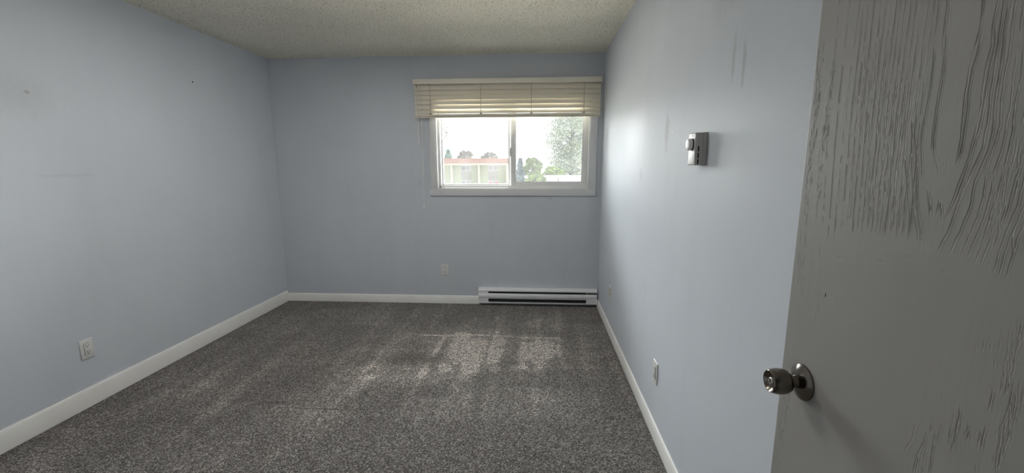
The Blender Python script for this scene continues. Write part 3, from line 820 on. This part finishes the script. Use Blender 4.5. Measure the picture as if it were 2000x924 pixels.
def apartment():
    Y = 72.0
    p = lambda px, py, yy=Y: at(px, py, yy)
    X0 = p(820, 330).x; X1 = p(990.5, 330).x
    ze = p(930, 321.5).z
    root = tag(empty('apartment_building', ((X0 + X1) / 2, Y, GZ)), 'pale green low apartment block with a salmon roof seen through the left pane', 'building')
    R_ = lambda b: rel(b, root)
    b = MB(); b.box(X0, X1, Y, Y + 10, GZ, ze); R_(b).build('wall', mat_stucco, root)
    # hipped roof plane rising away from us
    zr = p(930, 309.3, Y + 4.5).z
    b = MB(); b.prism([(Y - 1.0, ze + 0.02), (Y - 1.0, ze + 0.12), (Y + 4.5, zr), (Y + 10.5, ze + 0.12), (Y + 10.5, ze + 0.02)], X0 - 0.6, X1 + 0.9); R_(b).build('roof', mat_roof, root)
    b = MB(); b.box(X0 - 0.6, X1 + 0.9, Y - 1.12, Y - 1.0, ze - 0.10, ze + 0.16); R_(b).build('fascia', mat_cream, root)
    for px in (881.5, 935.0, 990):
        xx = p(px, 330, Y - 0.9).x
        b = MB(); b.box(xx - 0.14, xx + 0.14, Y - 0.95, Y, GZ, ze); R_(b).build('divider', mat_cream, root)
    for k, (pa, pb) in enumerate(((900.5, 919.5), (953.5, 972.5))):
        xa, xb = p(pa, 330).x, p(pb, 330).x
        b = MB(); b.box(xa, xb, Y - 0.05, Y, p(900, 352).z, p(900, 334).z); R_(b).build('panel', mat_panel, root)
        b = MB(); c_ = p((pa + pb) / 2, 346).to_tuple(); b.box(c_[0] - 0.15, c_[0] + 0.15, Y - 0.16, Y - 0.05, c_[2] - 0.12, c_[2] + 0.12, 0.02); R_(b).build('wall_vent', mat_panel, root)
        for j, (ta, tb) in enumerate(((324.2, 333.0), (353.4, 360.5), (383, 391))):
            za, zb_ = p(900, tb).z, p(900, ta).z
            b = MB(); g_ = 0.07
            b.box(xa, xa + g_, Y - 0.1, Y, za, zb_); b.box(xb - g_, xb, Y - 0.1, Y, za, zb_); b.box(xa, xb, Y - 0.1, Y, za - g_, za); b.box(xa, xb, Y - 0.1, Y, zb_, zb_ + g_)
            b.box((xa + xb) / 2 - 0.04, (xa + xb) / 2 + 0.04, Y - 0.1, Y, za, zb_)
            f = R_(b).build('window', mat_white, root)
            for s in (0, 1):
                x2, x3 = (xa + g_, (xa + xb) / 2 - 0.04) if s == 0 else ((xa + xb) / 2 + 0.04, xb - g_)
                b = MB(); b.box(x2, x3, Y - 0.06, Y - 0.03, za, zb_); R_(b).build('pane', mat_exglass if (k, j, s) in ((0, 0, 0), (0, 1, 0), (0, 2, 0)) else mat_curtain, f)
    for k in range(9):     # siding courses
        zz = ze - 0.9 - k * 0.42
        b = MB(); b.box(X0, X1, Y - 0.02, Y, zz, zz + 0.03); R_(b).build('siding_course', mat_stucco, root)
    return Y


Yb = apartment()
for k, (pa, pb) in enumerate(((954.5, 962.5), (967.5, 972.5))):
    c_ = at((pa + pb) / 2, 357.5, Yb - 0.5); w_ = (at(pb, 357, Yb - 0.5).x - at(pa, 357, Yb - 0.5).x) / 2
    root = tag(empty('hanging_cloth', (c_.x, c_.y, c_.z - 0.5)), ['wider red cloth hung under the right window of the pale green block', 'narrow red cloth at the right under the pale green block window'][k], 'cloth')
    b = MB(); n = 10
    poly = [(-w_ + 2 * w_ * i / n, 0.04 * math.sin(i * 2.1)) for i in range(n + 1)]
    poly2 = poly + [(x_, y_ + 0.03) for x_, y_ in poly[::-1]]
    b.prism([(y_, x_) for x_, y_ in poly2], 0, 0.75, Matrix.Rotation(math.radians(-90), 4, 'Y') @ Matrix.Rotation(math.radians(0), 4, 'X'))
    bb = b.bm
    for v_ in bb.verts:      # stand the extrusion up: extruded axis becomes z, wave becomes y
        X_, Y_, Z_ = v_.co; v_.co = Vector((-X_ if abs(X_) <= w_ + 0.01 else X_, Y_, Z_))
    b.build('fabric', mat_red, root)
    b = MB(); b.tube([(-w_ - 0.05, 0, 0.76), (w_ + 0.05, 0, 0.76)], 0.03, 6); b.build('rail', mat_white, root)

# long white shed behind the green trees
Ys = 36.0
xa, xb = at(1068, 350, Ys).x, at(1160, 350, Ys).x; zt_ = at(1100, 344, Ys).z
sh = tag(empty('white_shed', ((xa + xb) / 2, Ys, GZ)), 'low white flat-roofed building in front of the tall tree', 'building')
b = MB(); b.box(xa, xb, Ys, Ys + 3, GZ, zt_ - 0.12); rel(b, sh).build('wall', mat_white, sh)
b = MB(); b.box(xa - 0.2, xb + 0.2, Ys - 0.25, Ys + 3.2, zt_ - 0.12, zt_); rel(b, sh).build('roof', mat_white, sh)
xj = at(1090.5, 350, Ys).x
b = MB(); b.box(xj - 0.07, xj + 0.07, Ys - 0.1, Ys, GZ, zt_ - 0.12); rel(b, sh).build('downpipe', mat_panel, sh)


def tree(name, label, cx_px, top_px, half_px, Y, crown_bottom_px, mat, leaf_sz, n, shape='round', seed=0, group='trees outside the window', lean=0.0, n_blob=16):
    r_ = np.random.default_rng(seed)
    top = at(cx_px, top_px, Y); zb_ = at(cx_px, crown_bottom_px, Y).z
    rad = abs(at(cx_px + half_px, top_px, Y).x - top.x)
    zb_ = max(zb_, GZ + 0.6); hgt = top.z - zb_
    root = tag(empty(name, (top.x, Y, GZ)), label, 'tree', group)
    H0 = top.z - GZ
    b = MB(); tr_ = max(0.08, H0 * 0.018)
    b.tube([(0, 0, 0), (lean * 0.3, 0, H0 * 0.4), (lean, 0, H0 * 0.95)], [tr_, tr_ * 0.7, tr_ * 0.12], 8); b.build('trunk', mat_trunk, root, True)
    # branches
    b = MB(); tips = []
    for k in range(n_blob):
        f = (k + 0.5) / n_blob
        if shape == 'cone': rr = rad * (1 - f) * 0.95 + 0.05 * rad; zz = (zb_ - GZ) + hgt * f
        elif shape == 'tall': rr = rad * math.sin(math.pi * min(1, 0.12 + 0.80 * f)) ** 0.6; zz = (zb_ - GZ) + hgt * f * 0.97
        else: rr = rad * math.sqrt(max(0.05, 1 - (2 * f - 1) ** 2)); zz = (zb_ - GZ) + hgt * (0.08 + 0.84 * f)
        for j in range(3 if shape != 'cone' else 5):
            a = 2.4 * k + j * 2.094 * (1 if shape != 'cone' else 0.6) + r_.uniform(-.4, .4); q = rr * r_.uniform(0.45, 0.9)
            tip = Vector((q * math.cos(a), q * math.sin(a), zz)); tips.append((tip, max(rad * 0.16, rr * 0.42)))
            z_s = max(0.3, zz - q * (0.5 if shape != 'cone' else -0.15))
            b.tube([(0, 0, min(z_s, H0 * 0.93)), tip * 0.5 + Vector((0, 0, (z_s) * 0.5 - 0.0)) * 1.0, tip], [tr_ * 0.35, tr_ * 0.2, tr_ * 0.06], 5)
    tag(b.build('branches', mat_trunk, root, True), kind='stuff')
    N = n; V = np.zeros((N, 4, 3))
    idx = r_.integers(0, len(tips), N)
    c = np.array([tuple(tips[i][0]) for i in idx]); s = np.array([tips[i][1] for i in idx])
    d = r_.normal(0, 1, (N, 3)); d /= np.linalg.norm(d, axis=1)[:, None]
    c = c + d * (s * r_.uniform(0.2, 1.0, N) ** 0.5)[:, None] * np.array([1, 1, 0.75])
    u = r_.normal(0, 1, (N, 3)); u /= np.linalg.norm(u, axis=1)[:, None]
    w = np.cross(u, r_.normal(0, 1, (N, 3))); w /= np.linalg.norm(w, axis=1)[:, None]
    L = leaf_sz * r_.uniform(0.6, 1.3, N)[:, None]
    V[:, 0] = c - u * L; V[:, 1] = c - w * L * 0.45; V[:, 2] = c + u * L; V[:, 3] = c + w * L * 0.45
    V[:, :, 2] = np.maximum(V[:, :, 2], 0.05)
    me = bpy.data.meshes.new('foliage'); me.from_pydata(V.reshape(-1, 3).tolist(), [], (np.arange(N * 4).reshape(N, 4)).tolist()); me.update()
    tag(link_mesh('foliage', me, mat, root), kind='stuff')
    return root


tree('tall_poplar', 'tall silvery green tree filling the right window pane', 1118, 190, 50, 47, 362, mat_leaf_dull, 0.105, 30000, 'tall', 1, n_blob=34)
tree('leafy_tree', 'bright green rounded tree left of the tall silvery one', 1040, 305, 20, 50, 352, mat_leaf_green, 0.12, 8000, 'round', 2, n_blob=10)
tree('leafy_tree', 'yellow green bushy tree at the foot of the tall silvery one', 1078, 322, 22, 41, 366, mat_leaf_green, 0.10, 8000, 'round', 3, n_blob=10)
tree('spruce_tree', 'blue grey spruce beside the window mullion', 1016, 309, 17, 48, 372, mat_leaf_blue, 0.15, 4000, 'cone', 4, n_blob=14)
tree('low_shrub_tree', 'low olive bush in front of the bright green tree', 1047, 341, 18, 39.5, 368, mat_leaf_green, 0.13, 3500, 'round', 5, n_blob=8)
tree('conifer_tree', 'pointed teal conifer behind the left end of the salmon roof', 875, 293, 15, 92, 330, mat_leaf_teal, 0.28, 2600, 'cone', 6, n_blob=12)
tree('round_tree', 'bronze leaved tree behind the roof, left of its twin', 908, 293, 16, 95, 326, mat_leaf_brown, 0.30, 3400, 'round', 7, n_blob=9)
tree('round_tree', 'bronze olive tree behind the roof, nearest the window mullion', 955, 296.5, 17, 95, 326, mat_leaf_brown, 0.30, 3400, 'round', 8, n_blob=9)
tree('near_pine', 'near pine whose sprigs show at the left edge of the glass', 826, 180, 44, 24, 318, mat_leaf_brown, 0.085, 4200, 'tall', 9, n_blob=18)
